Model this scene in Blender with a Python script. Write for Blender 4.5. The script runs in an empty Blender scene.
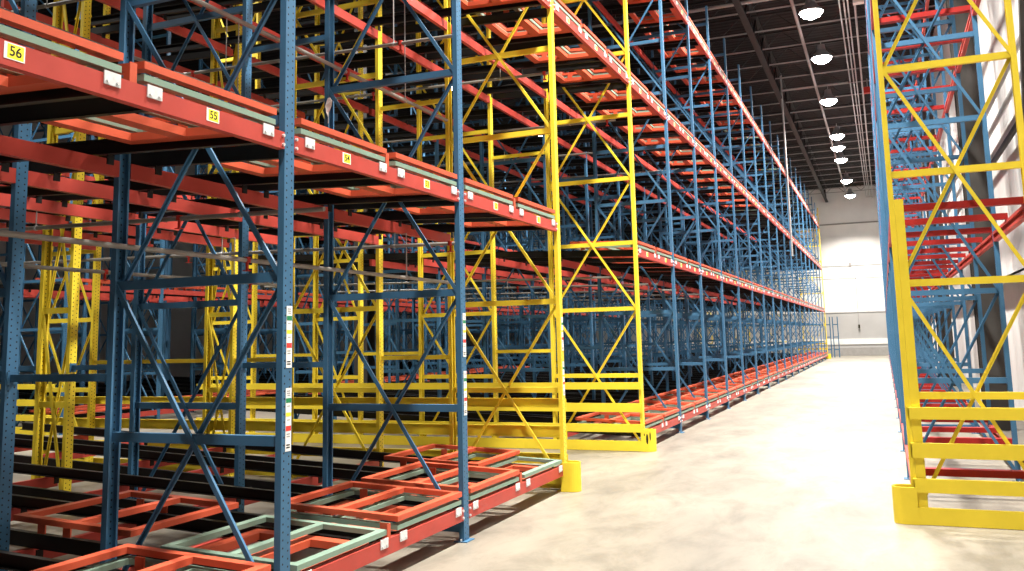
import bpy, math, random
from mathutils import Vector, Matrix
random.seed(7)
SC = bpy.context.scene
COL = SC.collection

# ------------------------------------------------------------------ materials
def nt(name):
    m = bpy.data.materials.new(name); m.use_nodes = True
    t = m.node_tree; b = t.nodes['Principled BSDF']
    return m, t, b
def N(t, kind, **kw):
    n = t.nodes.new(kind)
    for k, v in kw.items():
        if k in n.inputs: n.inputs[k].default_value = v
        else: setattr(n, k, v)
    return n
def paint(name, col, rough=.42, var=.12, scale=3.0, holes=False, metal=0.0, spec=.22):
    """painted steel with a little uneven colour; holes=True adds the punched slots of a rack post"""
    m, t, b = nt(name)
    co = N(t, 'ShaderNodeTexCoord')
    no = N(t, 'ShaderNodeTexNoise', Scale=scale, Detail=5.0, Roughness=.65)
    t.links.new(co.outputs['Object'], no.inputs['Vector'])
    rp = N(t, 'ShaderNodeMapRange')
    rp.inputs[1].default_value = .3; rp.inputs[2].default_value = .7
    rp.inputs[3].default_value = 1 - var; rp.inputs[4].default_value = 1 + var
    t.links.new(no.outputs['Fac'], rp.inputs[0])
    mx = N(t, 'ShaderNodeMix', data_type='RGBA', blend_type='MULTIPLY')
    mx.inputs[0].default_value = 1.0
    mx.inputs[6].default_value = (*col, 1)
    t.links.new(rp.outputs[0], mx.inputs[7])
    out = mx.outputs[2]
    if holes:
        sp = N(t, 'ShaderNodeSeparateXYZ'); t.links.new(co.outputs['Object'], sp.inputs[0])
        ge = N(t, 'ShaderNodeNewGeometry')
        vt = N(t, 'ShaderNodeVectorTransform', vector_type='NORMAL', convert_from='WORLD', convert_to='OBJECT')
        t.links.new(ge.outputs['Normal'], vt.inputs[0])
        sn = N(t, 'ShaderNodeSeparateXYZ'); t.links.new(vt.outputs[0], sn.inputs[0])
        def mth(op, a, bb=None):
            n = N(t, 'ShaderNodeMath', operation=op)
            for i, v in enumerate((a, bb)):
                if v is None: continue
                if isinstance(v, (int, float)): n.inputs[i].default_value = v
                else: t.links.new(v, n.inputs[i])
            return n.outputs[0]
        ay = mth('ABSOLUTE', sp.outputs['Y'])
        side = mth('GREATER_THAN', sp.outputs['Y'], 0.0)
        off = mth('MULTIPLY', side, .5)
        zz = mth('ADD', mth('DIVIDE', sp.outputs['Z'], .045), off)
        fz = mth('MULTIPLY', mth('SUBTRACT', mth('FRACT', zz), .5), .045)
        dy = mth('SUBTRACT', ay, .024)
        d2 = mth('ADD', mth('MULTIPLY', dy, dy), mth('MULTIPLY', fz, fz))
        hole = mth('LESS_THAN', d2, .0062 ** 2)
        face = mth('GREATER_THAN', mth('ABSOLUTE', sn.outputs['X']), .7)
        fac = mth('MULTIPLY', hole, face)
        m2 = N(t, 'ShaderNodeMix', data_type='RGBA')
        t.links.new(fac, m2.inputs[0]); t.links.new(out, m2.inputs[6]); m2.inputs[7].default_value = (.008, .008, .012, 1)
        out = m2.outputs[2]
    t.links.new(out, b.inputs['Base Color'])
    rr = N(t, 'ShaderNodeMapRange'); rr.inputs[3].default_value = rough - .07; rr.inputs[4].default_value = rough + .12
    t.links.new(no.outputs['Fac'], rr.inputs[0]); t.links.new(rr.outputs[0], b.inputs['Roughness'])
    b.inputs['Metallic'].default_value = metal; b.inputs['Specular IOR Level'].default_value = spec
    return m
BLUE_C = (.046, .135, .245); YEL_C = (.80, .62, .045)
M = dict(
    blue=paint('blue_enamel', BLUE_C), bluep=paint('blue_punched_steel', BLUE_C, holes=True),
    yellow=paint('yellow_enamel', YEL_C, var=.06), yellowp=paint('yellow_punched_steel', YEL_C, var=.06, holes=True),
    red=paint('red_beam_enamel', (.42, .055, .042)), orange=paint('orange_red_cart_enamel', (.52, .088, .042)),
    dred=paint('dark_red_bar_enamel', (.30, .018, .016)),
    green=paint('grey_green_cart_enamel', (.19, .28, .22)), black=paint('black_rail_steel', (.010, .009, .009), rough=.4),
    plate=paint('galvanised_plate', (.62, .63, .64), rough=.45, scale=30), bolt=paint('zinc_bolt', (.75, .76, .78), rough=.3, metal=.6),
    pipe=paint('grey_pipe_paint', (.24, .23, .21), rough=.4), white=paint('white_label', (.85, .85, .83), rough=.6, var=.02),
    lyel=paint('label_yellow', (.95, .80, .05), rough=.6, var=.02), lgreen=paint('label_green', (.02, .22, .09), rough=.6, var=.02),
    lred=paint('label_red', (.75, .05, .04), rough=.6, var=.02), ink=paint('label_ink', (.012, .012, .012), rough=.6, var=.02),
    lgrey=paint('label_print', (.30, .30, .31), rough=.6, var=.05), scuff=paint('black_scuff', (.03, .025, .012), rough=.7),
    sprink=paint('sprinkler_red', (.45, .03, .02)), joist=paint('joist_primer', (.30, .29, .29), rough=.5), web=paint('joist_web_dark', (.025, .024, .025), rough=.5),  # web: joist webs and top chord, coloured darker than the bottom chord
    girder=paint('girder_dark_primer', (.02, .019, .019), rough=.55), column=paint('column_dark_steel', (.05, .047, .044), rough=.55),
    conduit=paint('conduit_grey', (.36, .36, .36), rough=.35), lampbody=paint('lamp_housing', (.30, .30, .31), rough=.35),
    kerb=paint('kerb_grey', (.30, .29, .28), rough=.7), fire=paint('device_white', (.75, .74, .72)), duct=paint('dark_rubber', (.012, .012, .013)),
)
def emis(name, col, s):
    m, t, b = nt(name); b.inputs['Emission Color'].default_value = (*col, 1); b.inputs['Emission Strength'].default_value = s
    b.inputs['Base Color'].default_value = (.9, .9, .9, 1); return m
M['glow'] = emis('lamp_lens', (1, .97, .92), 60)

def floor_mat():
    m, t, b = nt('polished_concrete')
    co = N(t, 'ShaderNodeTexCoord')
    n1 = N(t, 'ShaderNodeTexNoise', Scale=.55, Detail=8.0, Roughness=.62, Distortion=.6)
    n2 = N(t, 'ShaderNodeTexNoise', Scale=2.4, Detail=9.0, Roughness=.78, Distortion=.5)
    n3 = N(t, 'ShaderNodeTexNoise', Scale=40.0, Detail=3.0)
    mp = N(t, 'ShaderNodeMapping'); mp.inputs['Scale'].default_value = (1.0, .45, 1.0); mp.inputs['Rotation'].default_value = (0, 0, .25)
    t.links.new(co.outputs['Object'], mp.inputs[0])
    for n in (n1, n2, n3): t.links.new(mp.outputs[0], n.inputs['Vector'])
    r1 = N(t, 'ShaderNodeValToRGB'); r1.color_ramp.elements[0].position = .34; r1.color_ramp.elements[1].position = .66
    r1.color_ramp.elements[0].color = (.150, .137, .115, 1); r1.color_ramp.elements[1].color = (.27, .243, .196, 1)
    t.links.new(n1.outputs['Fac'], r1.inputs[0])
    r2 = N(t, 'ShaderNodeValToRGB'); r2.color_ramp.elements[0].position = .33; r2.color_ramp.elements[1].position = .56
    r2.color_ramp.elements[0].color = (.62, .62, .61, 1); r2.color_ramp.elements[1].color = (1, 1, 1, 1)
    t.links.new(n2.outputs['Fac'], r2.inputs[0])
    mx = N(t, 'ShaderNodeMix', data_type='RGBA', blend_type='MULTIPLY'); mx.inputs[0].default_value = 1
    t.links.new(r1.outputs[0], mx.inputs[6]); t.links.new(r2.outputs[0], mx.inputs[7])
    t.links.new(mx.outputs[2], b.inputs['Base Color'])
    b.inputs['Roughness'].default_value = .42
    bp = N(t, 'ShaderNodeBump', Strength=.05); t.links.new(n3.outputs['Fac'], bp.inputs['Height']); t.links.new(bp.outputs[0], b.inputs['Normal'])
    return m
M['floor'] = floor_mat()
def ribbed(name, col, scale, axis, depth=.35, rough=.45):
    """coated metal sheet with ribs running along one direction"""
    m, t, b = nt(name)
    co = N(t, 'ShaderNodeTexCoord'); sp = N(t, 'ShaderNodeSeparateXYZ'); t.links.new(co.outputs['Object'], sp.inputs[0])
    mu = N(t, 'ShaderNodeMath', operation='MULTIPLY'); mu.inputs[1].default_value = scale; t.links.new(sp.outputs[axis], mu.inputs[0])
    fr = N(t, 'ShaderNodeMath', operation='PINGPONG'); fr.inputs[1].default_value = 1.0; t.links.new(mu.outputs[0], fr.inputs[0])
    rp = N(t, 'ShaderNodeValToRGB'); rp.color_ramp.elements[0].position = .35; rp.color_ramp.elements[1].position = .5
    t.links.new(fr.outputs[0], rp.inputs[0])
    bp = N(t, 'ShaderNodeBump', Strength=depth, Distance=.03); t.links.new(rp.outputs[0], bp.inputs['Height']); t.links.new(bp.outputs[0], b.inputs['Normal'])
    no = N(t, 'ShaderNodeTexNoise', Scale=.8, Detail=6.0); t.links.new(co.outputs['Object'], no.inputs['Vector'])
    mr = N(t, 'ShaderNodeMapRange'); mr.inputs[3].default_value = .82; mr.inputs[4].default_value = 1.1; t.links.new(no.outputs['Fac'], mr.inputs[0])
    mx = N(t, 'ShaderNodeMix', data_type='RGBA', blend_type='MULTIPLY'); mx.inputs[0].default_value = 1; mx.inputs[6].default_value = (*col, 1)
    t.links.new(mr.outputs[0], mx.inputs[7]); t.links.new(mx.outputs[2], b.inputs['Base Color'])
    b.inputs['Roughness'].default_value = rough; b.inputs['Specular IOR Level'].default_value = .2
    return m
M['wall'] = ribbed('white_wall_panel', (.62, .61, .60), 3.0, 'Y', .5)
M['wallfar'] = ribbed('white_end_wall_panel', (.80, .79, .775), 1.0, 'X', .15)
M['wallgrey'] = ribbed('grey_lower_panel', (.42, .412, .408), 1.0, 'X', .1)
M['deck'] = ribbed('dark_roof_deck', (.010, .0095, .010), 7.0, 'Y', .6, .75)

# ------------------------------------------------------------------ mesh helpers
class MB:
    def __init__(s): s.v = []; s.f = []; s.m = []; s.mats = []
    def mi(s, m):
        if m not in s.mats: s.mats.append(m)
        return s.mats.index(m)
    def hexa(s, P, m):
        b = len(s.v); s.v += [tuple(p) for p in P]; k = s.mi(m)
        for f in ((0, 3, 2, 1), (4, 5, 6, 7), (0, 1, 5, 4), (1, 2, 6, 5), (2, 3, 7, 6), (3, 0, 4, 7)):
            s.f.append(tuple(b + i for i in f)); s.m.append(k)
    def box(s, x0, x1, y0, y1, z0, z1, m):
        if x0 > x1: x0, x1 = x1, x0
        if y0 > y1: y0, y1 = y1, y0
        s.hexa([(x0, y0, z0), (x1, y0, z0), (x1, y1, z0), (x0, y1, z0), (x0, y0, z1), (x1, y0, z1), (x1, y1, z1), (x0, y1, z1)], m)
    def slope(s, x0, x1, y0, y1, za0, za1, zb0, zb1, m):
        """box whose bottom and top differ at x0 (za) and x1 (zb)"""
        if x0 > x1: x0, x1, za0, za1, zb0, zb1 = x1, x0, zb0, zb1, za0, za1
        s.hexa([(x0, y0, za0), (x1, y0, zb0), (x1, y1, zb0), (x0, y1, za0), (x0, y0, za1), (x1, y0, zb1), (x1, y1, zb1), (x0, y1, za1)], m)
    def bar(s, p, q, w, h, m, side=(0, 1, 0)):
        p = Vector(p); q = Vector(q); d = (q - p).normalized(); sd = Vector(side)
        u = (sd - d * sd.dot(d)).normalized() * (w / 2); v = d.cross(u).normalized() * (h / 2)
        s.hexa([p - u - v, p + u - v, p + u + v, p - u + v, q - u - v, q + u - v, q + u + v, q - u + v], m)
    def tube(s, p, q, r, m, n=8, caps=True):
        p = Vector(p); q = Vector(q); d = (q - p).normalized()
        a = Vector((0, 0, 1)) if abs(d.z) < .9 else Vector((1, 0, 0))
        u = d.cross(a).normalized(); v = d.cross(u); b = len(s.v); k = s.mi(m)
        for c in (p, q):
            for i in range(n):
                t = 2 * math.pi * i / n; s.v.append(tuple(c + (u * math.cos(t) + v * math.sin(t)) * r))
        for i in range(n):
            j = (i + 1) % n; s.f.append((b + i, b + n + i, b + n + j, b + j)); s.m.append(k)
        if caps:
            s.f.append(tuple(b + i for i in range(n))); s.m.append(k)
            s.f.append(tuple(b + n + i for i in reversed(range(n)))); s.m.append(k)
    def prism(s, poly, z0, z1, m, f=lambda x, y, z: (x, y, z)):
        """polygon (x,y) extruded in z, remapped by f"""
        n = len(poly); b = len(s.v); k = s.mi(m)
        for z in (z0, z1):
            for x, y in poly: s.v.append(f(x, y, z))
        for i in range(n):
            j = (i + 1) % n; s.f.append((b + i, b + j, b + n + j, b + n + i)); s.m.append(k)
        s.f.append(tuple(b + i for i in reversed(range(n)))); s.m.append(k)
        s.f.append(tuple(b + n + i for i in range(n))); s.m.append(k)
    def lathe(s, prof, m, c=(0, 0, 0), n=20):
        b = len(s.v); k = s.mi(m)
        for r, z in prof:
            for i in range(n):
                t = 2 * math.pi * i / n; s.v.append((c[0] + r * math.cos(t), c[1] + r * math.sin(t), c[2] + z))
        for a in range(len(prof) - 1):
            for i in range(n):
                j = (i + 1) % n; s.f.append((b + a * n + i, b + a * n + j, b + (a + 1) * n + j, b + (a + 1) * n + i)); s.m.append(k)
    def mesh(s, name):
        me = bpy.data.meshes.new(name); me.from_pydata(s.v, [], s.f)
        for m in s.mats: me.materials.append(m)
        me.polygons.foreach_set('material_index', s.m); me.update()
        return me
    def build(s, name, parent=None, loc=(0, 0, 0)):
        return link(name, s.mesh(name), parent, loc)
def link(name, data, parent=None, loc=(0, 0, 0)):
    o = bpy.data.objects.new(name, data); o.location = loc
    if parent: o.parent = parent
    COL.objects.link(o); return o
def tag(o, label, cat, group=None):
    o['label'] = label; o['category'] = cat
    if group: o['group'] = group
    return o
def structure(o): o['kind'] = 'structure'; return o
def stuff(o): o['kind'] = 'stuff'; return o
def copy_tree(o, parent=None, loc=None):
    c = o.copy(); COL.objects.link(c); c.parent = parent
    if loc is not None: c.location = loc
    for ch in o.children: copy_tree(ch, c)
    return c
ORD = 'zeroth first second third fourth fifth sixth seventh eighth ninth tenth eleventh twelfth thirteenth fourteenth fifteenth sixteenth seventeenth eighteenth nineteenth twentieth twenty-first twenty-second twenty-third twenty-fourth'.split()

# ------------------------------------------------------------------ layout (metres; aisle runs along +Y, camera above the origin)
XF = -3.33                     # aisle face of the left racks
NEAR = [2.04, 4.49, 6.94]      # blue frames of the near rack
YEND = 9.47                    # its yellow end frame
YB = 12.95; PB = 2.53; NB = 19 # far rack: first frame, pitch, number of frames
FAR = [YB + PB * k for k in range(NB)]
ROWS = [(-3.33, 1.39), (-5.65, 1.35), (-7.93, 1.35), (-10.30, 1.0)]
ZL = [.17, 2.84, 5.46, 8.06]   # undersides of the load beams
BH = .107; SL = .045
LEVEL = ['floor', 'first', 'second', 'top']
TOP = 9.35
XC = .112; DC = 1.12; YC = 8.674; NC = 22
ZC = [.268, 2.595, 5.20, 7.82]

# ------------------------------------------------------------------ upright frames
def post_prof(mb, xo, inward, z0, z1, m):
    """C section: web on the outer face, flanges and lips reaching inward"""
    w, fl, th, lip = .0475, .045, .006, .016
    s = inward
    pts = [(xo, -w), (xo, w), (xo + s * fl, w), (xo + s * fl, w - lip), (xo + s * (fl - th), w - lip), (xo + s * (fl - th), w - th), (xo + s * th, w - th),
           (xo + s * th, -w + th), (xo + s * (fl - th), -w + th), (xo + s * (fl - th), -w + lip), (xo + s * fl, -w + lip), (xo + s * fl, -w)]
    if s > 0: pts = pts[::-1]
    # concave cap faces are hidden by foot plates and cap height, walls matter
    n = len(pts); b = len(mb.v); k = mb.mi(m)
    for z in (z0, z1):
        for x, y in pts: mb.v.append((x, y, z))
    for i in range(n):
        j = (i + 1) % n; mb.f.append((b + i, b + n + i, b + n + j, b + j)); mb.m.append(k)
ZN = [.10 + .98 * k for k in range(10)]
def frame_bits(D, m, mp):
    """posts, horizontals, diagonals and feet of one frame, local x from 0 (aisle) to -D"""
    bits = []
    for xo, s in ((0, -1), (-D, 1)):
        a = MB(); post_prof(a, xo, s, .008, TOP, mp); bits.append(('post', a))
        c = MB(); xm = xo + s * .022
        c.box(xm - .06, xm + .06, -.075, .075, 0, .008, m)
        for yy in (-.06, .06): c.tube((xm, yy, .008), (xm, yy, .024), .009, M['bolt'], 6)
        bits.append(('foot_plate', c))
    xa, xb = -.036, -D + .036
    for k, z in enumerate(ZN):
        h = MB()
        h.box(xa, xb, -.022, .022, z + .024, z + .030, m); h.box(xa, xb, -.022, .022, z - .030, z - .024, m); h.box(xa, xb, -.003, .003, z - .024, z + .024, m)
        h.box(xa, xb, -.022, -.018, z - .024, z + .024, m)
        bits.append(('horizontal_brace', h))
    for k in range(0, 10, 2):
        z0, z1 = ZN[k], (ZN[k + 2] if k + 2 < 10 else ZN[k + 1] + .30)
        for d in (0, 1):
            if k + 2 < 10: p, q = ((xa, z0), (xb, z1)) if d == 0 else ((xb, z0), (xa, z1))
            else:
                if d: continue
                p, q = (xa, z0), (xb, z1)
            yy = .0375 if d else -.0375
            yy *= .8
            g = MB(); g.bar((p[0], yy, p[1]), (q[0], yy, q[1]), .012, .032, m); g.bar((p[0], yy * .72, p[1] + .014), (q[0], yy * .72, q[1] + .014), .022, .005, m)
            bits.append(('diagonal_brace', g))
    return bits
PROTO = {}
def make_frame(D, color, x, y, label, group, full):
    """full: an Empty with every post and brace as a part; else posts and bracing of one far frame in a single mesh"""
    m, mp = M[color], M[color + 'p']
    key = (D, color, full)
    if key not in PROTO:
        bits = frame_bits(D, m, mp)
        if full: PROTO[key] = [(n, b.mesh(n)) for n, b in bits]
        else:
            a = MB()
            for n, b in bits:
                o = len(a.v); a.v += b.v
                for f, k in zip(b.f, b.m): a.f.append(tuple(o + i for i in f)); a.m.append(a.mi(b.mats[k]))
            PROTO[key] = a.mesh('upright_frame')
    if full:
        r = link('upright_frame', None, None, (x, y, 0)); r.empty_display_size = .1
        for n, me in PROTO[key]: link(n, me, r)
    else: r = link('upright_frame', PROTO[key], None, (x, y, 0))
    return tag(r, label, 'rack frame', group)
ROWP = ['aisle-front row', 'second row back', 'third row back', 'rearmost row']
near_frames = {}
for i, (rx, D) in enumerate(ROWS):
    for j, y in enumerate(NEAR):
        if i >= 2 and j == 0: continue
        nm = {0: 'third', 1: 'second', 2: 'first'}[j]
        lab = f'blue upright frame, {nm} before the near rack yellow end frame, {ROWP[i]}'
        if i == 2:
            f = make_frame(.47, 'yellow', -7.85, y, f'narrow yellow upright frame deep in the near rack, in line with its {nm} blue frame', 'narrow yellow frames', True); continue
        f = make_frame(D, 'blue', rx, y, lab, 'blue frames of the near rack', True); near_frames[(i, j)] = f
    f = make_frame(D if i != 2 else .47, 'yellow', rx if i != 2 else -7.85, YEND, f'yellow end frame of the near rack beside the cross-aisle, {ROWP[i]}', 'yellow end frames', True); near_frames[(i, 3)] = f
    f = make_frame(D if i != 2 else .95, 'yellow', rx if i != 2 else -8.1, YB, f'yellow frame opening the far rack across the cross-aisle, {ROWP[i]}', 'yellow end frames', True); near_frames[(i, 'B')] = f
    for k in range(1, NB):
        c = 'yellow' if k == NB - 1 else 'blue'
        if i < 2:
            lab = (f'blue upright frame, {ORD[k]} after the far rack yellow opening frame, {ROWP[i]}' if c == 'blue'
                   else f'yellow frame closing the far rack near the white end wall, {ROWP[i]}')
            g = f'far rack frames, {ROWP[i]}'
        else:
            lab = 'blue upright frame deep inside the far rack behind its two front rows' if c == 'blue' else 'yellow closing frame deep at the far end of the far rack'
            g = 'deep inner frames of the far rack' if c == 'blue' else 'deep yellow closing frames'
        make_frame(D, c, rx, FAR[k], lab, g, i == 0 and k <= 5)
# rack beyond the second aisle, seen through the near one
XH = -15.0
for k in range(22):
    y = 3.0 + 2.52 * k
    for rx in (XH, XH - 2.3, XH - 4.6, XH - 6.9):
        if 9.0 < y < 12.6 and rx > XH - 4: continue
        make_frame(1.35, 'blue', rx, y, 'blue upright frame of the distant rack beyond the second aisle', 'frames of the distant rack', False)
# right-hand rack along the white wall
for k in range(NC):
    c = 'yellow' if k == 0 else 'blue'
    lab = ('yellow end frame of the right rack beside the white wall' if k == 0 else
           f'blue upright frame, {ORD[k]} behind the yellow end frame of the right rack')
    r = make_frame(DC, c, XC + DC, YC + 2.5 * k, lab, None if k == 0 else 'blue frames of the right rack', k <= 4)
    near_frames[('C', k)] = r

# reinforcing guard post doubled against the lower part of three yellow frames
def guard_post(parent, xo, s, z1, y0=-.0475, y1=.0475):
    a = MB(); a.box(xo, xo + s * .075, y0, y1, .01, z1, M['yellow']); a.build('reinforcing_post', parent)
guard_post(near_frames[('C', 0)], -DC - .0 + .046, 1, 2.81)
# label strips stuck on the aisle face of posts
def strip(parent, z0, z1):
    L = z1 - z0
    a = MB(); a.box(0, .0015, -.012, .042, z0, z1, M['white'])
    cells = [(.16, .235, 'lgreen'), (.39, .45, 'lyel'), (.60, .68, 'lred')]
    s = a.build('label_strip', parent, (.0005, 0, 0))
    for i, (t0, t1, c) in enumerate(cells):
        b = MB(); b.box(.0015, .0022, -.010, .040, z1 - t1 * L, z1 - t0 * L, M[c]); b.build('colour_band', s)
    for t, y0, y1, h, m in ((.04, -.002, .030, .018, 'lgrey'), (.075, -.002, .030, .018, 'lgrey'), (.11, .004, .030, .014, 'lgrey'), (.28, .002, .028, .014, 'lgrey'), (.50, .002, .028, .014, 'lgrey'),
                            (.72, -.002, .030, .018, 'lgrey'), (.76, -.002, .030, .018, 'lgrey'), (.89, -.004, .030, .022, 'ink'), (.93, -.004, .030, .022, 'ink')):
        d = MB(); d.box(.0015, .0022, y0, y1, z1 - (t + h) * L, z1 - t * L, M[m]); d.build('printed_line', s)
for f in (near_frames[(0, 1)], near_frames[(0, 2)], near_frames[(0, 3)]):
    strip(f, 1.51, 1.88); strip(f, 1.02, 1.39)

# ------------------------------------------------------------------ load beams on the aisle face
def number_mesh(txt, h):
    """digits in a plain sans face as thin raised print"""
    cu = bpy.data.curves.new('digits', 'FONT'); cu.body = txt; cu.size = h * 1.38; cu.align_x = 'CENTER'; cu.align_y = 'CENTER'; cu.extrude = .0004; cu.offset = .0006
    o = bpy.data.objects.new('digits', cu); COL.objects.link(o)
    me = bpy.data.meshes.new_from_object(o, depsgraph=bpy.context.evaluated_depsgraph_get())
    bpy.data.objects.remove(o)
    me.transform(Matrix(((0, 0, 1, 0), (1, 0, 0, 0), (0, 1, 0, 0), (0, 0, 0, 1))))
    me.materials.clear(); me.materials.append(M['ink'])
    return me
bm_cache = {}
def beam_mesh(L, m, h=BH):
    k = (round(L, 3), m.name, h)
    if k not in bm_cache:
        a = MB(); t = .006
        y0, y1 = .05, L - .05
        a.box(-t, 0, y0, y1, 0, h, m); a.box(-.05, -t, y0, y1, h - t, h, m); a.box(-.05, -t, y0, y1, 0, t, m)
        a.box(-.05, -.044, y0, y1, t, .03, m); a.box(-.05, -.044, y0, y1, h - .03, h - t, m)
        a.box(-.05, -t, y0, y0 + t, t, h - t, m); a.box(-.05, -t, y1 - t, y1, t, h - t, m)
        bm_cache[k] = a.mesh('load_beam')
    return bm_cache[k]
def bolts_mesh(L):
    k = ('bolt', round(L, 3))
    if k not in bm_cache:
        a = MB()
        a.tube((0, 0, 0), (.012, 0, 0), .011, M['bolt'], 6)
        bm_cache[k] = a.mesh('bolt')
    return bm_cache[k]
def stop_mesh():
    if 'stop' not in bm_cache:
        a = MB(); a.box(-.008, -.002, -.055, -.01, BH, BH + .10, M['orange']); a.box(-.09, -.008, -.011, -.005, BH, BH + .10, M['orange'])
        bm_cache['stop'] = a.mesh('lane_stop')
    return bm_cache['stop']
def front_beam(x, y, L, z, label, group, nums=None, detail=2, lanes=2):
    b = link('load_beam', beam_mesh(L, M['red']), None, (x, y, z)); tag(b, label, 'load beam', group)
    if detail >= 1:
        for i in range(1, lanes): link('lane_stop', stop_mesh(), b, (0, L * i / lanes, 0))
    if detail >= 2:
        for yy in (.066, L - .066):
            for zz in (.025, .082): link('bolt', bolts_mesh(L), b, (0, yy, zz))
    if nums:
        for i, t in enumerate(nums):
            a = MB(); a.box(0, .001, -.05, .05, -.036, .036, M['white']); a.box(.001, .0014, -.035, .044, -.031, .031, M['lyel'])
            yy = LABY[t] - y if t else L * (i + .5) / lanes
            lb = a.build('bay_label', b, (.0006, yy, .066))
            if t: link('number', number_mesh(t, .044), lb, (.0016, .004, 0))
    return b
bays = []   # (name for labels, y0, length, level list, near?)
for j in range(3):
    y0 = NEAR[j]; y1 = (NEAR + [YEND])[j + 1]
    bays.append(('near', j, y0, y1 - y0, 2))
bays.append(('cross', 0, YEND, YB - YEND, 3))
for k in range(NB - 1): bays.append(('far', k, FAR[k], PB, 2))
LABY = {'56': 2.58, '55': 3.80, '54': 5.13, '53': 6.30, '52': 7.69, '51': 8.83}
NUM = {0: ('57', '55'), 1: ('54', '53'), 2: ('52', '51')}
BAYN = {0: 'third bay before the end frame', 1: 'middle bay', 2: 'bay against the yellow end frame'}
def bay_phrase(w, j):
    if w == 'near': return ['nearest bay of near rack', 'middle bay of near rack', 'last bay of near rack'][j]
    if w == 'cross': return 'cross-aisle bridge bay'
    return f'{ORD[j + 1]} bay of far rack'
for w, j, y0, L, lanes in bays:
    for lv in range(4):
        if w == 'cross' and lv < 2: continue
        lab = f'red load beam facing the aisle, {bay_phrase(w, j)}, {LEVEL[lv]} level'
        nums = None
        if lv == 1 and w == 'near': nums = ('56', '55') if j == 0 else NUM[j]
        elif lv >= 1 and (w == 'cross' or (w == 'far' and j < 6)): nums = ('',) * lanes
        d = 2 if w != 'far' or j < 3 else (1 if j < 9 else 0)
        front_beam(XF, y0, L, ZL[lv], lab, 'aisle-face load beams of the left racks', nums, d, lanes)
# inner beams carrying the rails, at each further post line
INX = [-4.67, -5.65, -6.94, -7.93, -9.24, -10.30]
def inner_group(w, j): return 'inner support beams under the rails'
cnt = 0
for w, j, y0, L, lanes in bays:
    if w == 'far' and j > 9: continue
    for lv in range(4):
        if w == 'cross' and lv < 2: continue
        for q, x in enumerate(INX):
            if w == 'far' and (q >= 4 or (q == 3 and j > 4) or (j > 5 and q > 1)): continue
            zt = ZL[lv] + SL * (XF - x) - BH - .004
            if zt < .012: zt = .012
            b = link('support_beam', beam_mesh(L, M['red']), None, (x + .0 if q in (0, 2, 4) else x, y0, zt)); cnt += 1
            qp = ['first', 'second', 'third', 'fourth', 'fifth', 'sixth'][q]
            if w == 'far' and j > 3: lab = f'dark red support beam under the {LEVEL[lv]} level rails, deep in the far rack'; g = f'deep support beams at {LEVEL[lv]} level'
            else: lab = f'red support beam, {qp} behind aisle beam, {bay_phrase(w, j)}, {LEVEL[lv]} level'; g = 'support beams under the rails'
            tag(b, lab, 'support beam', g)

# ------------------------------------------------------------------ lane rails and carts
def lane_ys(L, lanes, sh=0.0):
    """(rail y, rail y, cart centre) of each lane in a bay"""
    r = []
    w = (L - .10) / lanes
    for i in range(lanes):
        a = .05 + w * i; gap_in = .09
        lo = a + (.13 if i == 0 else .135) + sh; hi = a + w - (.13 if i == lanes - 1 else .135) + sh
        r.append((lo, hi, (lo + hi) / 2))
    return r
def rail_mb(Lr, mir):
    """C-channel rail from x=-0.058 back, rising towards the rear, with black hanger brackets at the support beams"""
    a = MB(); x0, x1 = -.058, -Lr; zz = lambda x: -x * SL; m = M['black']; s = mir
    def sl(y0, y1, h0, h1, xa=x0, xb=x1):
        a.slope(xa, xb, min(y0, y1), max(y0, y1), zz(xa) + h0, zz(xa) + h1, zz(xb) + h0, zz(xb) + h1, m)
    sl(-s * .004, s * .004, .004, .104); sl(-s * .004, s * .042, .004, .010); sl(-s * .004, s * .042, .098, .104)
    for x in (-1.25, -2.22, -3.50, -4.50, -5.80):
        if -x < Lr - .1: a.box(x, x - .008, -.028, .028, zz(x) - .06, zz(x) + .003, m)
    return a
def plate_mb():
    a = MB(); a.box(.0005, .006, -.05, .05, -.033, .033, M['plate'])
    for yy, z in ((-.03, -.015), (.03, -.015)): a.tube((.006, yy, z), (.013, yy, z), .009, M['bolt'], 6)
    return a
RAIL_L = 8.1
rail_me = {1: rail_mb(RAIL_L, 1).mesh('lane_rail'), -1: rail_mb(RAIL_L, -1).mesh('lane_rail')}
plate_me = plate_mb().mesh('end_plate')
far_rails = MB()
def ring(mb, x0, x1, y0, y1, z0, z1, w, m, mid=True, wm=None):
    """rectangular frame of bars lying along the lane slope, with a middle bar along y"""
    def sl(xa, xb, ya, yb): mb.slope(xa, xb, ya, yb, z0 - xa * SL, z1 - xa * SL, z0 - xb * SL, z1 - xb * SL, m)
    sl(x0, x0 - w, y0, y1); sl(x1 + w, x1, y0, y1); sl(x0 - w, x1 + w, y0, y0 + w); sl(x0 - w, x1 + w, y1 - w, y1)
    if mid:
        xm = (x0 + x1) / 2; wm = wm or w
        sl(xm + wm / 2, xm - wm / 2, y0 + w, y1 - w)
def cart_parts(kind, W):
    h = W / 2; parts = []
    if kind == 'red':
        a = MB(); ring(a, 0, -1.08, -h, h, .197, .236, .062, M['orange']); parts.append(('deck_frame', a))
        for y in (-h + .075, h - .075 - .012):
            for x in (-.62, -.86):
                b = MB(); b.box(x, x - .07, y, y + .012, .113 - x * SL, .197 - x * SL, M['orange']); parts.append(('wheel_bracket', b))
    elif kind == 'green':
        a = MB(); ring(a, -.005, -1.06, -h + .004, h - .004, .136, .170, .06, M['green']); parts.append(('deck_frame', a))
    else:
        a = MB(); ring(a, -.075, -1.03, -h + .13, h - .13, .050, .100, .10, M['orange'], True, .12); parts.append(('deck_frame', a))
    return parts
cart_cache = {}
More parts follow.
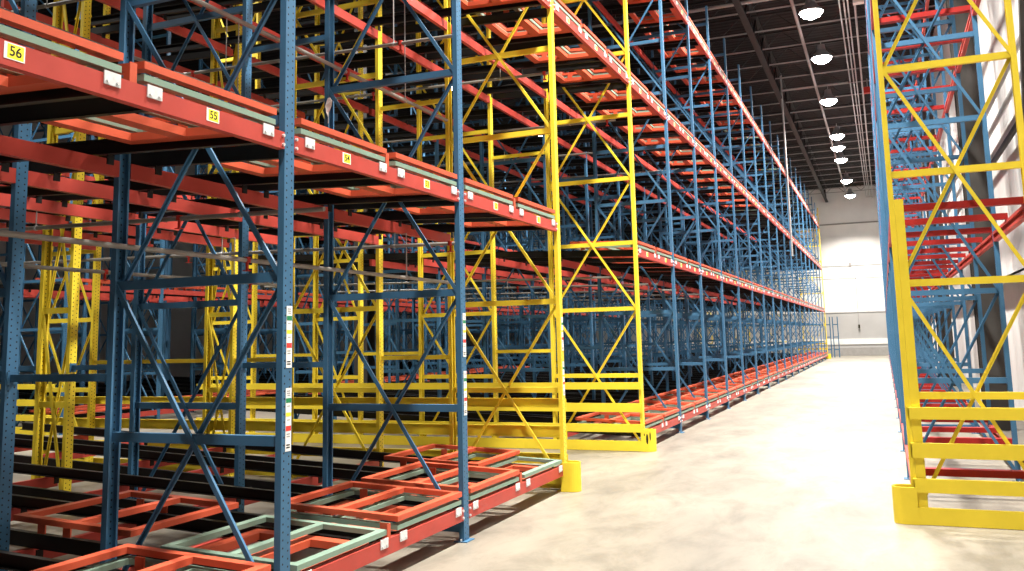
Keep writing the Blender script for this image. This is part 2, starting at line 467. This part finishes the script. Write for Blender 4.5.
def make_cart(kind, W, x, y, z, label, group):
    k = (kind, round(W, 3))
    if k not in cart_cache: cart_cache[k] = [(n, b.mesh(n)) for n, b in cart_parts(kind, W)]
    ps = cart_cache[k]; nm = {'red': 'red_cart', 'green': 'green_cart', 'low': 'nested_cart'}[kind]
    if len(ps) == 1: r = link(nm, ps[0][1], None, (x, y, z))
    else:
        r = link(nm, ps[0][1], None, (x, y, z))
        for n, me in ps[1:]: link(n, me, r)
    return tag(r, label, 'pallet cart', group)
nrail = 0
for w, j, y0, L, lanes in bays:
    for lv in range(4):
        if w == 'cross' and lv < 2: continue
        bp = bay_phrase(w, j)
        for li, (lo, hi, c) in enumerate(lane_ys(L, lanes, {0: -.03, 1: .03}.get(j, 0) if w == 'near' else 0)):
            ln = (['nearer lane', 'farther lane'] if lanes == 2 else ['nearest lane', 'middle lane', 'farthest lane'])[li]
            for ri, (yy, s) in enumerate(((lo, 1), (hi, -1))):
                if w == 'far' and j > 6:
                    me = rail_me[s]; o = len(far_rails.v)
                    far_rails.v += [(v.co.x + XF, v.co.y + y0 + yy, v.co.z + ZL[lv]) for v in me.vertices]
                    for p in me.polygons: far_rails.f.append(tuple(o + q for q in p.vertices)); far_rails.m.append(far_rails.mi(M['black']))
                    o = len(far_rails.v); a = plate_mb()
                    far_rails.v += [(v[0] + XF, v[1] + y0 + yy, v[2] + ZL[lv] + .087) for v in a.v]
                    for f, k in zip(a.f, a.m): far_rails.f.append(tuple(o + q for q in f)); far_rails.m.append(far_rails.mi(a.mats[k]))
                else:
                    r = link('lane_rail', rail_me[s], None, (XF, y0 + yy, ZL[lv])); nrail += 1
                    link('end_plate', plate_me, r, (0, 0, .087))['label'] = 'pale bolted end plate'
                    tag(r, f'black rail, {"near" if ri == 0 else "far"} side of {ln}, {bp}, {LEVEL[lv]} level', 'rail', 'lane rails of the left racks')
            W = (L - .10) / lanes - .115
            yc = y0 + .05 + (L - .10) / lanes * (li + .5) + ((.0 if lanes == 3 else (-.01 if li == 0 else .01))) + ({0: -.03, 1: .025}.get(j, 0) if w == 'near' else 0)
            g = 'carts of the left racks'
            def cl(c1): return f'{c1}, {ln} of {bp}, {LEVEL[lv]} level'
            special = (w == 'near' and lv == 0 and (j, li) in ((0, 0), (1, 0), (2, 1)))
            if not special:
                make_cart('red', W, XF - .002, yc, ZL[lv], cl('orange-red cart topping its stack'), 'red carts at the lane fronts')
            elif j == 2:
                make_cart('red', W, -3.83, yc, ZL[lv] + SL * .5, 'orange-red cart set back behind the green front cart nearest the yellow end frame', None)
            elif j == 1:
                make_cart('red', W, -4.64, yc, ZL[lv] + SL * 1.31, 'orange-red cart pushed back behind the first blue frame at floor level', None)
            make_cart('green', W, XF - .002, yc, ZL[lv], cl('green cart under red cart' if not special else 'uncovered grey-green cart'), 'green carts at the lane fronts')
            if w != 'far' or j < 6:
                make_cart('low', W, XF - .002, yc, ZL[lv], cl('lowest red cart in its stack'), 'nested carts at the lane fronts')
fr = far_rails.build('lane_rail'); stuff(fr); tag(fr, 'black lane rails with pale end plates in the distant bays of the far rack', 'rail', 'lane rails of the distant bays')

# beams, carts and rails of the distant rack beyond the second aisle
drails = MB()
for k in range(22):
    y = 3.0 + 2.52 * k
    if 6.6 < y < 12.6: continue
    for lv in range(3):
        for q, x in enumerate((XH, XH - 1.35, XH - 2.3, XH - 3.65, XH - 4.6)):
            if q and lv == 0: continue
            if q and k > 15: continue
            b = link('load_beam' if q == 0 else 'support_beam', beam_mesh(2.52, M['red']), None, (x, y, ZL[lv] if q == 0 else ZL[lv] + SL * (XH - x) - BH))
            tag(b, f'red {"load" if q == 0 else "support"} beam of the distant rack beyond the second aisle, {LEVEL[lv]} level', 'load beam' if q == 0 else 'support beam', f'distant rack {"front" if q == 0 else "inner"} beams, {LEVEL[lv]} level')
        for yy, s in ((.15, 1), (1.13, -1), (1.38, 1), (2.36, -1)):
            me = rail_me[s]; o = len(drails.v)
            drails.v += [(v.co.x + XH, v.co.y + y + yy, v.co.z + ZL[lv]) for v in me.vertices]
            for p in me.polygons: drails.f.append(tuple(o + q for q in p.vertices)); drails.m.append(drails.mi(M['black']))
        if lv < 2 and k < 14:
            for li in range(2):
                make_cart('red', 1.06, XH - .002, y + .66 + 1.2 * li, ZL[lv], f'red cart at a lane front of the distant rack, {LEVEL[lv]} level', f'distant rack red carts, {LEVEL[lv]} level')
dr = drails.build('lane_rail'); stuff(dr); tag(dr, 'black lane rails of the distant rack beyond the second aisle', 'rail', 'lane rails of the distant rack')

# ------------------------------------------------------------------ row spacers between frame rows
for i in range(3):
    for nm, ys in (('near', NEAR[1:] + [YEND]), ('far', FAR[:7])):
        for j, y in enumerate(ys):
            xa = ROWS[i][0] - ROWS[i][1]; xb = ROWS[i + 1][0]
            if nm == 'near': xa, xb = (xa, -7.85) if i == 1 else ((-8.32, xb) if i == 2 else (xa, xb))
            elif j == 0: xa, xb = (xa, -8.1) if i == 1 else ((-9.05, xb) if i == 2 else (xa, xb))
            for zi, z in enumerate((1.46, 4.55, 7.1)):
                yel = (nm == 'near' and j == 2) or (nm == 'far' and j == 0)
                if nm == 'far' and i > 0 and zi: continue
                a = MB(); cm = M['yellow'] if yel else M['blue']
                a.box(xa - .002, xb + .002, -.02, .02, z - .025, z + .025, cm)
                for x, s in ((xa - .002, -1), (xb + .002, 1)): a.box(x, x + s * .006, -.04, .04, z - .045, z + .045, cm)
                o = a.build('row_spacer', None, (0, y, 0))
                tag(o, f'{"yellow" if yel else "blue"} {["low", "middle", "high"][zi]} spacer bar, {["first", "second", "third"][i]} row gap, {nm} rack {ORD[j + 1]} frame line', 'spacer', 'spacers between frame rows')

# ------------------------------------------------------------------ yellow guards at the rack ends
GZ = [(0.004, .145), (.269, .384), (.558, .683), (.883, .984)]
def bullnose(parent, xo, s, h, name='post_protector'):
    """U shaped steel nose wrapping the front foot of the end frame, open at the top"""
    a = MB(); R, T = .094, .012; ln = .084
    out, inn = [], []
    for i in range(13):
        t = -math.pi / 2 + math.pi * i / 12
        out.append((ln + R * math.cos(t), R * math.sin(t))); inn.append((ln + (R - T) * math.cos(t), (R - T) * math.sin(t)))
    out = [(-.02, -R)] + out + [(-.02, R)]; inn = [(-.02, -R + T)] + inn + [(-.02, R - T)]
    n = len(out); b = len(a.v); k = a.mi(M['yellow'])
    for z in (.002, h):
        for p in out: a.v.append((xo + s * p[0], p[1], z))
        for p in inn: a.v.append((xo + s * p[0], p[1], z))
    for i in range(n - 1):
        for q in ((i, i + 1, 2 * n + i + 1, 2 * n + i), (n + i + 1, n + i, 3 * n + i, 3 * n + i + 1), (2 * n + i, 2 * n + i + 1, 3 * n + i + 1, 3 * n + i)):
            a.f.append(tuple(b + z for z in q)); a.m.append(k)
    o = a.build(name, parent)
    return o
def end_guard(x0, x1, y, side, label, nose=0, zs=GZ, curl=True):
    """four heavy yellow bars on the cross-aisle side of an end frame; side is -1 or +1 in y"""
    r = link('rack_end_guard', None, None, (x0, y, 0)); tag(r, label, 'guard rail', 'yellow guards at the rack ends')
    ya, yb = side * .052, side * .088
    for k, (z0, z1) in enumerate(zs):
        a = MB(); L = x1 - x0
        a.box(0, L, ya + side * .030, yb, z0, z1, M['yellow'])
        a.box(0, L, ya, ya + side * .030, z1 - .006, z1, M['yellow'])
        if k: a.box(0, L, ya, ya + side * .030, z0, z0 + .006, M['yellow'])
        if nose: a.box(.0, .008, side * .0785, yb, max(z0 - .02, .004), z1 - .01, M['yellow'])
        a.build('guard_bar', r)
    if nose:
        o = bullnose(r, 0, nose, .31)
        if nose: 
            s = MB()
            for (u, z, rx, rz) in ((.10, .18, .018, .075), (.145, .22, .010, .06), (.06, .24, .008, .02)):
                pts = [(u - .03 + rx * math.cos(t * math.pi / 5), z + rz * math.sin(t * math.pi / 5)) for t in range(10)]
                s.prism(pts, 0, .0012, M['scuff'], lambda a_, b_, c_: (nose * a_, side * (.0942 + c_), b_))
            if label.startswith('yellow four-bar guard crossing the far'): s.build('scuff_mark', o)
    return r
segs = [(-3.34, -5.18), (-5.18, -7.46), (-7.46, -9.78), (-9.78, -11.5)]
for i, (a, b) in enumerate(segs):
    end_guard(a, b, YEND, 1, f'yellow four-bar guard on the near rack end, {ORD[i + 1]} section from the aisle', 1 if i == 0 else 0)
    end_guard(a, b, YB, -1, f'yellow four-bar guard crossing the far rack end, {ORD[i + 1]} section from the aisle', 1 if i == 0 else 0)
for a, b in ((XH - .05, XH - 1.85), (XH - 1.85, XH - 4.1)): end_guard(a, b, 13.0, -1, f'yellow guard on the distant rack end beyond the second aisle, {"aisle" if a > XH - 1 else "inner"} section')
end_guard(-3.34, -5.18, FAR[-1], 1, 'yellow guard on the distant closing end of the far rack', 1)
end_guard(XC + .02, XC + 1.75, YC, -1, 'yellow four-bar guard on the right rack end with rounded nose', -1)

# ------------------------------------------------------------------ right-hand rack
for k in range(NC - 1):
    y0 = YC + 2.5 * k
    for lv in range(4):
        for side, x, nm in ((0, XC, 'aisle side'), (1, XC + DC, 'wall side')):
            b = link('load_beam', beam_mesh(2.5, M['red']), None, (x, y0, ZC[lv])); 
            if side == 0: b.rotation_euler = (0, 0, math.pi); b.location = (x, y0 + 2.5, ZC[lv])
            tag(b, f'red load beam, right rack {nm}, {ORD[k + 1]} bay, {LEVEL[lv]} level', 'load beam', 'right rack load beams')
        for t in (.13, 1.31):
            if 'sb' not in bm_cache:
                a = MB(); a.box(-.53, .53, -.045, .045, BH + .012, BH + .072, M['dred']); a.box(-.55, -.51, -.055, .055, BH + .001, BH + .012, M['dred']); a.box(.51, .55, -.055, .055, BH + .001, BH + .012, M['dred'])
                bm_cache['sb'] = a.mesh('pallet_bar')
            o = link('pallet_bar', bm_cache['sb'], None, (XC + DC / 2, y0 + t, ZC[lv]))
            tag(o, f'dark red bar spanning the right rack, {"first" if t < 1 else "middle"} in {ORD[k + 1]} bay, {LEVEL[lv]} level', 'cross bar', 'cross bars of the right rack')

# ------------------------------------------------------------------ sprinkler pipes inside the racks
def spr(label, p, q, r=.019, heads=(), hang=()):
    """pipe hung by rods from the support beams above it"""
    a = MB(); a.tube(p, q, r, M['pipe'], 10); o = a.build('sprinkler_pipe'); tag(o, label, 'pipe', 'in-rack sprinkler pipes')
    P, Q = Vector(p), Vector(q)
    for t in heads:
        c = P.lerp(Q, t); b = MB()
        b.tube(c + Vector((0, 0, -.02)), c + Vector((0, 0, .025)), .028, M['sprink'], 8); b.tube(c + Vector((0, 0, -.08)), c + Vector((0, 0, -.02)), .012, M['sprink'], 8); b.box(c.x - .025, c.x + .025, c.y - .025, c.y + .025, c.z - .087, c.z - .08, M['sprink'])
        b.build('sprinkler_head', o)
    for (x, y, lv) in hang:
        t = (x - P.x) / (Q.x - P.x) if abs(Q.x - P.x) > .1 else (y - P.y) / (Q.y - P.y)
        c = P.lerp(Q, t); zb = ZL[lv] + SL * (XF - (x + .025)) - BH - .004
        b = MB(); b.tube((c.x, c.y, c.z), (c.x, c.y, zb + .002), .006, M['conduit'], 6); b.tube((c.x, c.y, zb), (c.x - (.055 if abs(Q.x - P.x) < .1 else .0001), c.y, zb), .006, M['conduit'], 6); b.tube((c.x - .012, c.y, c.z), (c.x + .012, c.y, c.z), r + .005, M['conduit'], 10); b.build('hanger', o)
A_, B_ = -4.695, -6.965
def across(label, y, lv, dz, heads):
    zb = ZL[lv] - .11 - dz
    spr(label, (-3.9, y, zb), (-11, y, zb + .15), heads=heads, hang=((A_, y, lv), (B_, y, lv)))
across('grey sprinkler pipe running inward under first level of the middle near bay', 5.70, 1, .06, (.2, .6))
across('grey sprinkler pipe running inward under first level of the last near bay', 8.15, 1, .10, (.02, .5))
across('grey sprinkler pipe running inward under second level of the last near bay', 8.15, 2, .52, (.1, .5))
across('grey sprinkler pipe running inward under second level of the middle near bay', 5.70, 2, .60, (.2,))
spr('grey sprinkler pipe running lengthwise behind the first frame row, under first level', (A_ + .055, 2.15, 2.32), (A_ + .055, 9.3, 2.32), heads=(.5,), hang=((A_, 3.4, 1), (A_, 8.3, 1)))
spr('grey sprinkler pipe running lengthwise behind the second frame row, under first level', (B_ + .055, 2.15, 2.38), (B_ + .055, 9.3, 2.38), heads=(.6, .9), hang=((B_, 3.4, 1), (B_, 8.3, 1)))
spr('grey sprinkler pipe running lengthwise behind the first frame row, under second level', (A_ + .055, 2.15, 4.25), (A_ + .055, 9.3, 4.25), heads=(.7,), hang=((A_, 3.4, 2), (A_, 8.3, 2)))
spr('grey sprinkler pipe running lengthwise behind the second frame row, under second level', (B_ + .055, 2.15, 4.6), (B_ + .055, 9.3, 4.6), heads=(.8,), hang=((B_, 3.4, 2), (B_, 8.3, 2)))
for y, lv in ((14.1, 1), (16.6, 1), (19.1, 1), (21.65, 1), (24.2, 1), (11.1, 2), (14.1, 2), (16.6, 2), (19.1, 2)):
    across(f'grey sprinkler pipe running inward {"bridging the cross-aisle" if y < 12 else "in the " + ORD[int((y - YB) / PB) + 1] + " bay of far rack"}, under {LEVEL[lv]} level', y, lv, .12, (.02, .4))

# torn plastic wrap tied to a brace node
a = MB(); prev = None
zs = [3.93, 3.90, 3.85, 3.79, 3.73, 3.68]
ws = [.012, .028, .040, .032, .022, .006]
for q, (z, wd) in enumerate(zip(zs, ws)):
    t = q * .5; c = (-4.655 + .008 * math.sin(q * 1.7), 6.872 - .004 * q, z)
    cur = [(c[0] + wd * math.cos(t), c[1] + wd * math.sin(t) * .5 - .003, c[2]), (c[0] - wd * math.cos(t), c[1] - wd * math.sin(t) * .5 - .003, c[2]), (c[0] - wd * math.cos(t), c[1] - wd * math.sin(t) * .5 + .003, c[2]), (c[0] + wd * math.cos(t), c[1] + wd * math.sin(t) * .5 + .003, c[2])]
    if prev: a.hexa(prev + cur, M['fire'])
    prev = cur
o = a.build('plastic_scrap'); tag(o, 'scrap of pale plastic wrap tied to a blue post above the middle bay', 'plastic scrap')

# ------------------------------------------------------------------ building
X0, X1, Y0, Y1 = -34.0, 2.25, -14.0, 65.4
ZR = 11.6
a = MB(); a.box(X0 - .3, X1 + .3, Y0, Y1 + .3, -.2, 0, M['floor']); structure(a.build('floor'))
a = MB(); a.box(X0 - .3, X1 + .3, Y0, Y1 + .3, ZR, ZR + .25, M['deck']); structure(a.build('ceiling'))
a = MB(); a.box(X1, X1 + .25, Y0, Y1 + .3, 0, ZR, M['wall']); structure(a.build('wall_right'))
a = MB(); a.box(X0 - .25, X0, Y0, Y1 + .3, 0, ZR, M['wallgrey']); structure(a.build('wall_left'))
a = MB(); a.box(X0 - .25, X1 + .25, Y0 - .25, Y0, 0, ZR, M['wallgrey']); structure(a.build('wall_front'))
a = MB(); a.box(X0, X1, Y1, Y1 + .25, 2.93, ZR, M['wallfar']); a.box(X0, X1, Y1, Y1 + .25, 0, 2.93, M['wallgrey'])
structure(a.build('wall_back'))
for i, (z, h, d, m) in enumerate(((9.03, .09, .05, 'kerb'), (6.12, .05, .03, 'conduit'), (5.25, .04, .02, 'conduit'), (2.93, .06, .03, 'conduit'), (.95, .38, .05, 'fire'))):
    a = MB(); a.box(X0, X1, Y1 - d, Y1, z - h / 2, z + h / 2, M[m]); structure(a.build(f'trim_{i + 1}'))
a = MB(); a.box(X0, X1, Y1 - .2, Y1, 0, .55, M['kerb']); structure(a.build('baseboard_back'))
# roof steel: joists across the aisle, joist girders along it
def joist(y):
    a = MB(); m = M['joist']; zt, zb = ZR - .06, ZR - .62
    for yy in (-.022, .022):
        a.box(-14, X1, yy - .012, yy + .012, zt - .05, zt, M['web']); a.box(-14, X1, yy - .010, yy + .010, zb, zb + .03, m)
    x = -14.0; up = False
    while x < X1 - .5:
        p = (x, 0, zt - .03 if up else zb + .03); x += .55; up = not up
        a.bar(p, (x, 0, zt - .03 if up else zb + .03), .02, .02, M['web'])
    return a.mesh('roof_joist')
jm = joist(0)
y = -6.0; k = 0
while y < Y1:
    o = link('roof_joist', jm, None, (0, y, 0)); structure(o); y += 1.88; k += 1
def girder(x, name='roof_girder'):
    a = MB(); m = M['girder']; zt, zb = ZR - .01, ZR - 1.0
    a.box(x - .09, x + .09, Y0, Y1, zt - .05, zt, m); a.box(x - .09, x + .09, Y0, Y1, zb, zb + .06, m)
    yy = Y0; up = False
    while yy < Y1 - 1:
        p = (x, yy, zt - .05 if up else zb + .05); yy += .94; up = not up
        a.bar(p, (x, yy, zt - .05 if up else zb + .05), .05, .05, m)
    o = a.build(name); structure(o)
for gx in (-3.1, -12.5): girder(gx)
# conduits along the roof over the right side of the aisle
for i, (x, z, r) in enumerate(((-.52, 10.75, .022), (-.40, 10.75, .022), (-.30, 10.75, .022), (-.12, 10.7, .03), (-1.75, 10.85, .05))):
    a = MB(); a.tube((x, Y0, z), (x, Y1, z), r, M['conduit'] if i < 4 else M['joist'], 8); o = a.build('roof_conduit')
    tag(o, ['thin pale conduit under the roof, leftmost of the cluster by the right rack', 'thin pale conduit under the roof, second from left in the cluster', 'thin pale conduit under the roof, third from left in the cluster', 'thicker pale conduit under the roof closest to the right rack', 'grey lighting track pipe along the row of roof lamps'][i], 'conduit')
a = MB(); a.tube((-3.02, 35.0, ZR), (-3.02, 35.0, 4.5), .035, M['conduit'], 8); a.tube((-3.02, 35, 10.93), (-.6, 35.0, 10.93), .03, M['conduit'], 8)
o = a.build('hanging_pipe'); tag(o, 'pale vertical pipe dropping from the dark roof beside the far rack', 'pipe')
a = MB(); a.tube((-9.0, 24.6, 10.8), (X1, 24.6, 10.8), .05, M['conduit'], 10); o = a.build('sprinkler_main'); tag(o, 'thick pale sprinkler main crossing the roof before the nearest lamp', 'pipe')
for i, (x, yy, z) in enumerate(((-.02, 24.8, 10.35), (.05, 34.5, 10.3))):
    a = MB(); a.box(x - .14, x + .14, yy - .1, yy + .1, z, z + .22, M['fire'] if i == 0 else M['sprink']); a.tube((x, yy, z + .22), (x, yy, z + .55), .02, M['conduit'], 6)
    o = a.build('roof_junction_box'); tag(o, ['pale junction box under the roof above the right rack top', 'small red alarm box under the roof beside the right rack'][i], 'box')
# building columns, girts and pipes on the right wall
for i, yy in enumerate((16.9, 29.4, 41.9, 54.4, 4.4)):
    a = MB(); m = M['column']; cx = 1.62
    a.box(cx - .2, cx + .2, yy - .2, yy - .18, 0, ZR, m); a.box(cx - .2, cx + .2, yy + .18, yy + .2, 0, ZR, m); a.box(cx - .01, cx + .01, yy - .18, yy + .18, 0, ZR, m)
    structure(a.build('steel_column'))
a = MB(); m = M['column']; cx, yy = -11.62, 18.7
a.box(cx - .18, cx + .18, yy - .18, yy - .16, 0, ZR, m); a.box(cx - .18, cx + .18, yy + .16, yy + .18, 0, ZR, m); a.box(cx - .01, cx + .01, yy - .16, yy + .16, 0, ZR, m)
structure(a.build('steel_column'))
def run(name, label, x, z, y0, y1, r, m, cat='pipe'):
    a = MB(); a.tube((x, y0, z), (x, y1, z), r, M[m], 8); tag(a.build(name), label, cat)
run('wall_pipe', 'grey pipe along the right white wall, lower of the pair behind the rack', 2.1, 5.3, 6, 60, .04, 'conduit')
run('wall_pipe', 'grey pipe along the right white wall, upper of the pair behind the rack', 2.1, 5.75, 6, 60, .05, 'conduit')
run('wall_cable', 'black cable sagging along the right white wall high behind the yellow frame', 2.12, 4.75, 6, 22, .05, 'duct', 'cable')
a = MB(); a.box(2.05, 2.24, 6, 62, 2.52, 2.56, M['conduit']); a.box(2.05, 2.07, 6, 62, 2.44, 2.56, M['conduit']); structure(a.build('wall_girt'))
a = MB(); a.bar((1.98, 15.2, 0.2), (1.98, 12.2, 7.0), .16, .12, M['column'], side=(1, 0, 0)); structure(a.build('diagonal_wall_brace'))
# things on the end wall
a = MB(); a.tube((-1.60, Y1 - .08, 5.6), (-1.60, Y1 - .08, 2.05), .02, M['kerb'], 6); o = a.build('pull_cord'); tag(o, 'dark cord with a pull handle hanging on the white end wall', 'cord')
b = MB(); b.box(-1.66, -1.54, Y1 - .14, Y1 - .02, 1.85, 2.08, M['scuff']); b.build('handle', o)
a = MB(); a.tube((-1.9, Y1 - .08, 6.9), (-1.9, Y1 - .08, 6.15), .02, M['kerb'], 6); a.box(-1.98, -1.82, Y1 - .12, Y1 - .02, 6.1, 6.3, M['kerb']); o = a.build('wall_outlet_box'); tag(o, 'small grey outlet box with drop pipe high on the white end wall', 'box')
for x in (-2.95, -3.42):
    a = MB()
    for zz in (.5, 1.3, 2.1): a.box(x - .15, x + .15, -.02, .02, zz - .03, zz + .03, M['blue'])
    for xx in (x - .15, x + .15): a.box(xx - .03, xx + .03, -.03, .03, 0, 2.6, M['blue'])
    o = a.build('blue_barrier', None, (0, 61.6, 0)); tag(o, f'blue barrier frame standing behind the far yellow frame, {"right" if x > -3 else "left"} one', 'barrier')

# ------------------------------------------------------------------ high bay lamps
def make_lamp():
    r = link('high_bay_lamp', None, None, (0, 0, 10.4))
    a = MB(); a.lathe([(.02, .46), (.11, .44), (.14, .26), (.16, .22), (.31, .05), (.33, 0), (.31, .0)], M['lampbody']); a.build('reflector', r)
    b = MB(); b.lathe([(.0, -.17), (.12, -.16), (.22, -.11), (.29, -.04), (.31, .005)], M['glow']); b.build('lens', r)
    c = MB(); c.tube((0, 0, .42), (0, 0, ZR - 10.4 - .62), .012, M['conduit'], 6); c.build('hanger', r)
    return r
ld = bpy.data.lights.new('lamp_light', 'AREA'); ld.shape = 'DISK'; ld.size = .6; ld.energy = 490; ld.spread = math.radians(125); ld.color = (1.0, .95, .87)
ld2 = ld.copy(); ld2.energy = 120
ld3 = ld.copy(); ld3.energy = 620
lys = [2.5, 8.5, 14, 19.3, 25.1, 29.6, 35.4, 42.1, 44.9, 48.2, 55.2, 61.4]
proto = make_lamp(); first = True
def place_lamp(x, y, label, group):
    global first
    if first: r = proto; r.location = (x, y, 10.4); first = False
    else: r = copy_tree(proto, None, (x, y, 10.4))
    tag(r, label, 'ceiling lamp', group)
    l = link('lamp_light', ld2 if x < -5 else (ld if y > 12 else ld3), r, (0, 0, -.19))
for k, y in enumerate(lys):
    vis = k - 3
    place_lamp(-1.25 if y < 34 else -1.36 if y < 43 else -1.45, y, f'glowing round high bay lamp under the roof, {ORD[vis]} from the nearest visible one' if vis > 0 else 'glowing round high bay lamp over the near aisle floor', 'high bay lamps over the aisle' if vis > 0 else 'lamps overhead of the aisle')
for k, y in enumerate((4, 11, 18, 27, 36, 46, 56)):
    place_lamp(-13.2, y, 'glowing round high bay lamp over the second aisle', 'lamps over the second aisle')

# ------------------------------------------------------------------ world, camera, view
w = bpy.data.worlds.new('World'); SC.world = w; w.use_nodes = True
w.node_tree.nodes['Background'].inputs[0].default_value = (.8, .85, 1, 1); w.node_tree.nodes['Background'].inputs[1].default_value = .03
F, CY, YAW, PIT, ROL = 891.47, 218.74, -.3905, .13412, -.02328
fw = Vector((math.sin(YAW) * math.cos(PIT), math.cos(YAW) * math.cos(PIT), math.sin(PIT)))
rt = Vector((math.cos(YAW), -math.sin(YAW), 0)); up = rt.cross(fw)
rt2 = rt * math.cos(ROL) + up * math.sin(ROL); up2 = -rt * math.sin(ROL) + up * math.cos(ROL)
cam = bpy.data.cameras.new('camera'); co = link('camera', cam)
R = Matrix((rt2, up2, -fw)).transposed().to_4x4(); R.translation = (0, 0, 1.65); co.matrix_world = R
cam.sensor_width = 36; cam.lens = F / 1024 * 36; cam.shift_y = -(285.5 - CY) / 1024; cam.clip_end = 300; cam.clip_start = .05
SC.camera = co
vs = SC.view_settings; vs.view_transform = 'Standard'; vs.look = 'None'; vs.gamma = 1; vs.use_curve_mapping = False; vs.exposure = 0.15
SC.cycles.max_bounces = 8; SC.cycles.diffuse_bounces = 2; SC.cycles.sample_clamp_indirect = 8
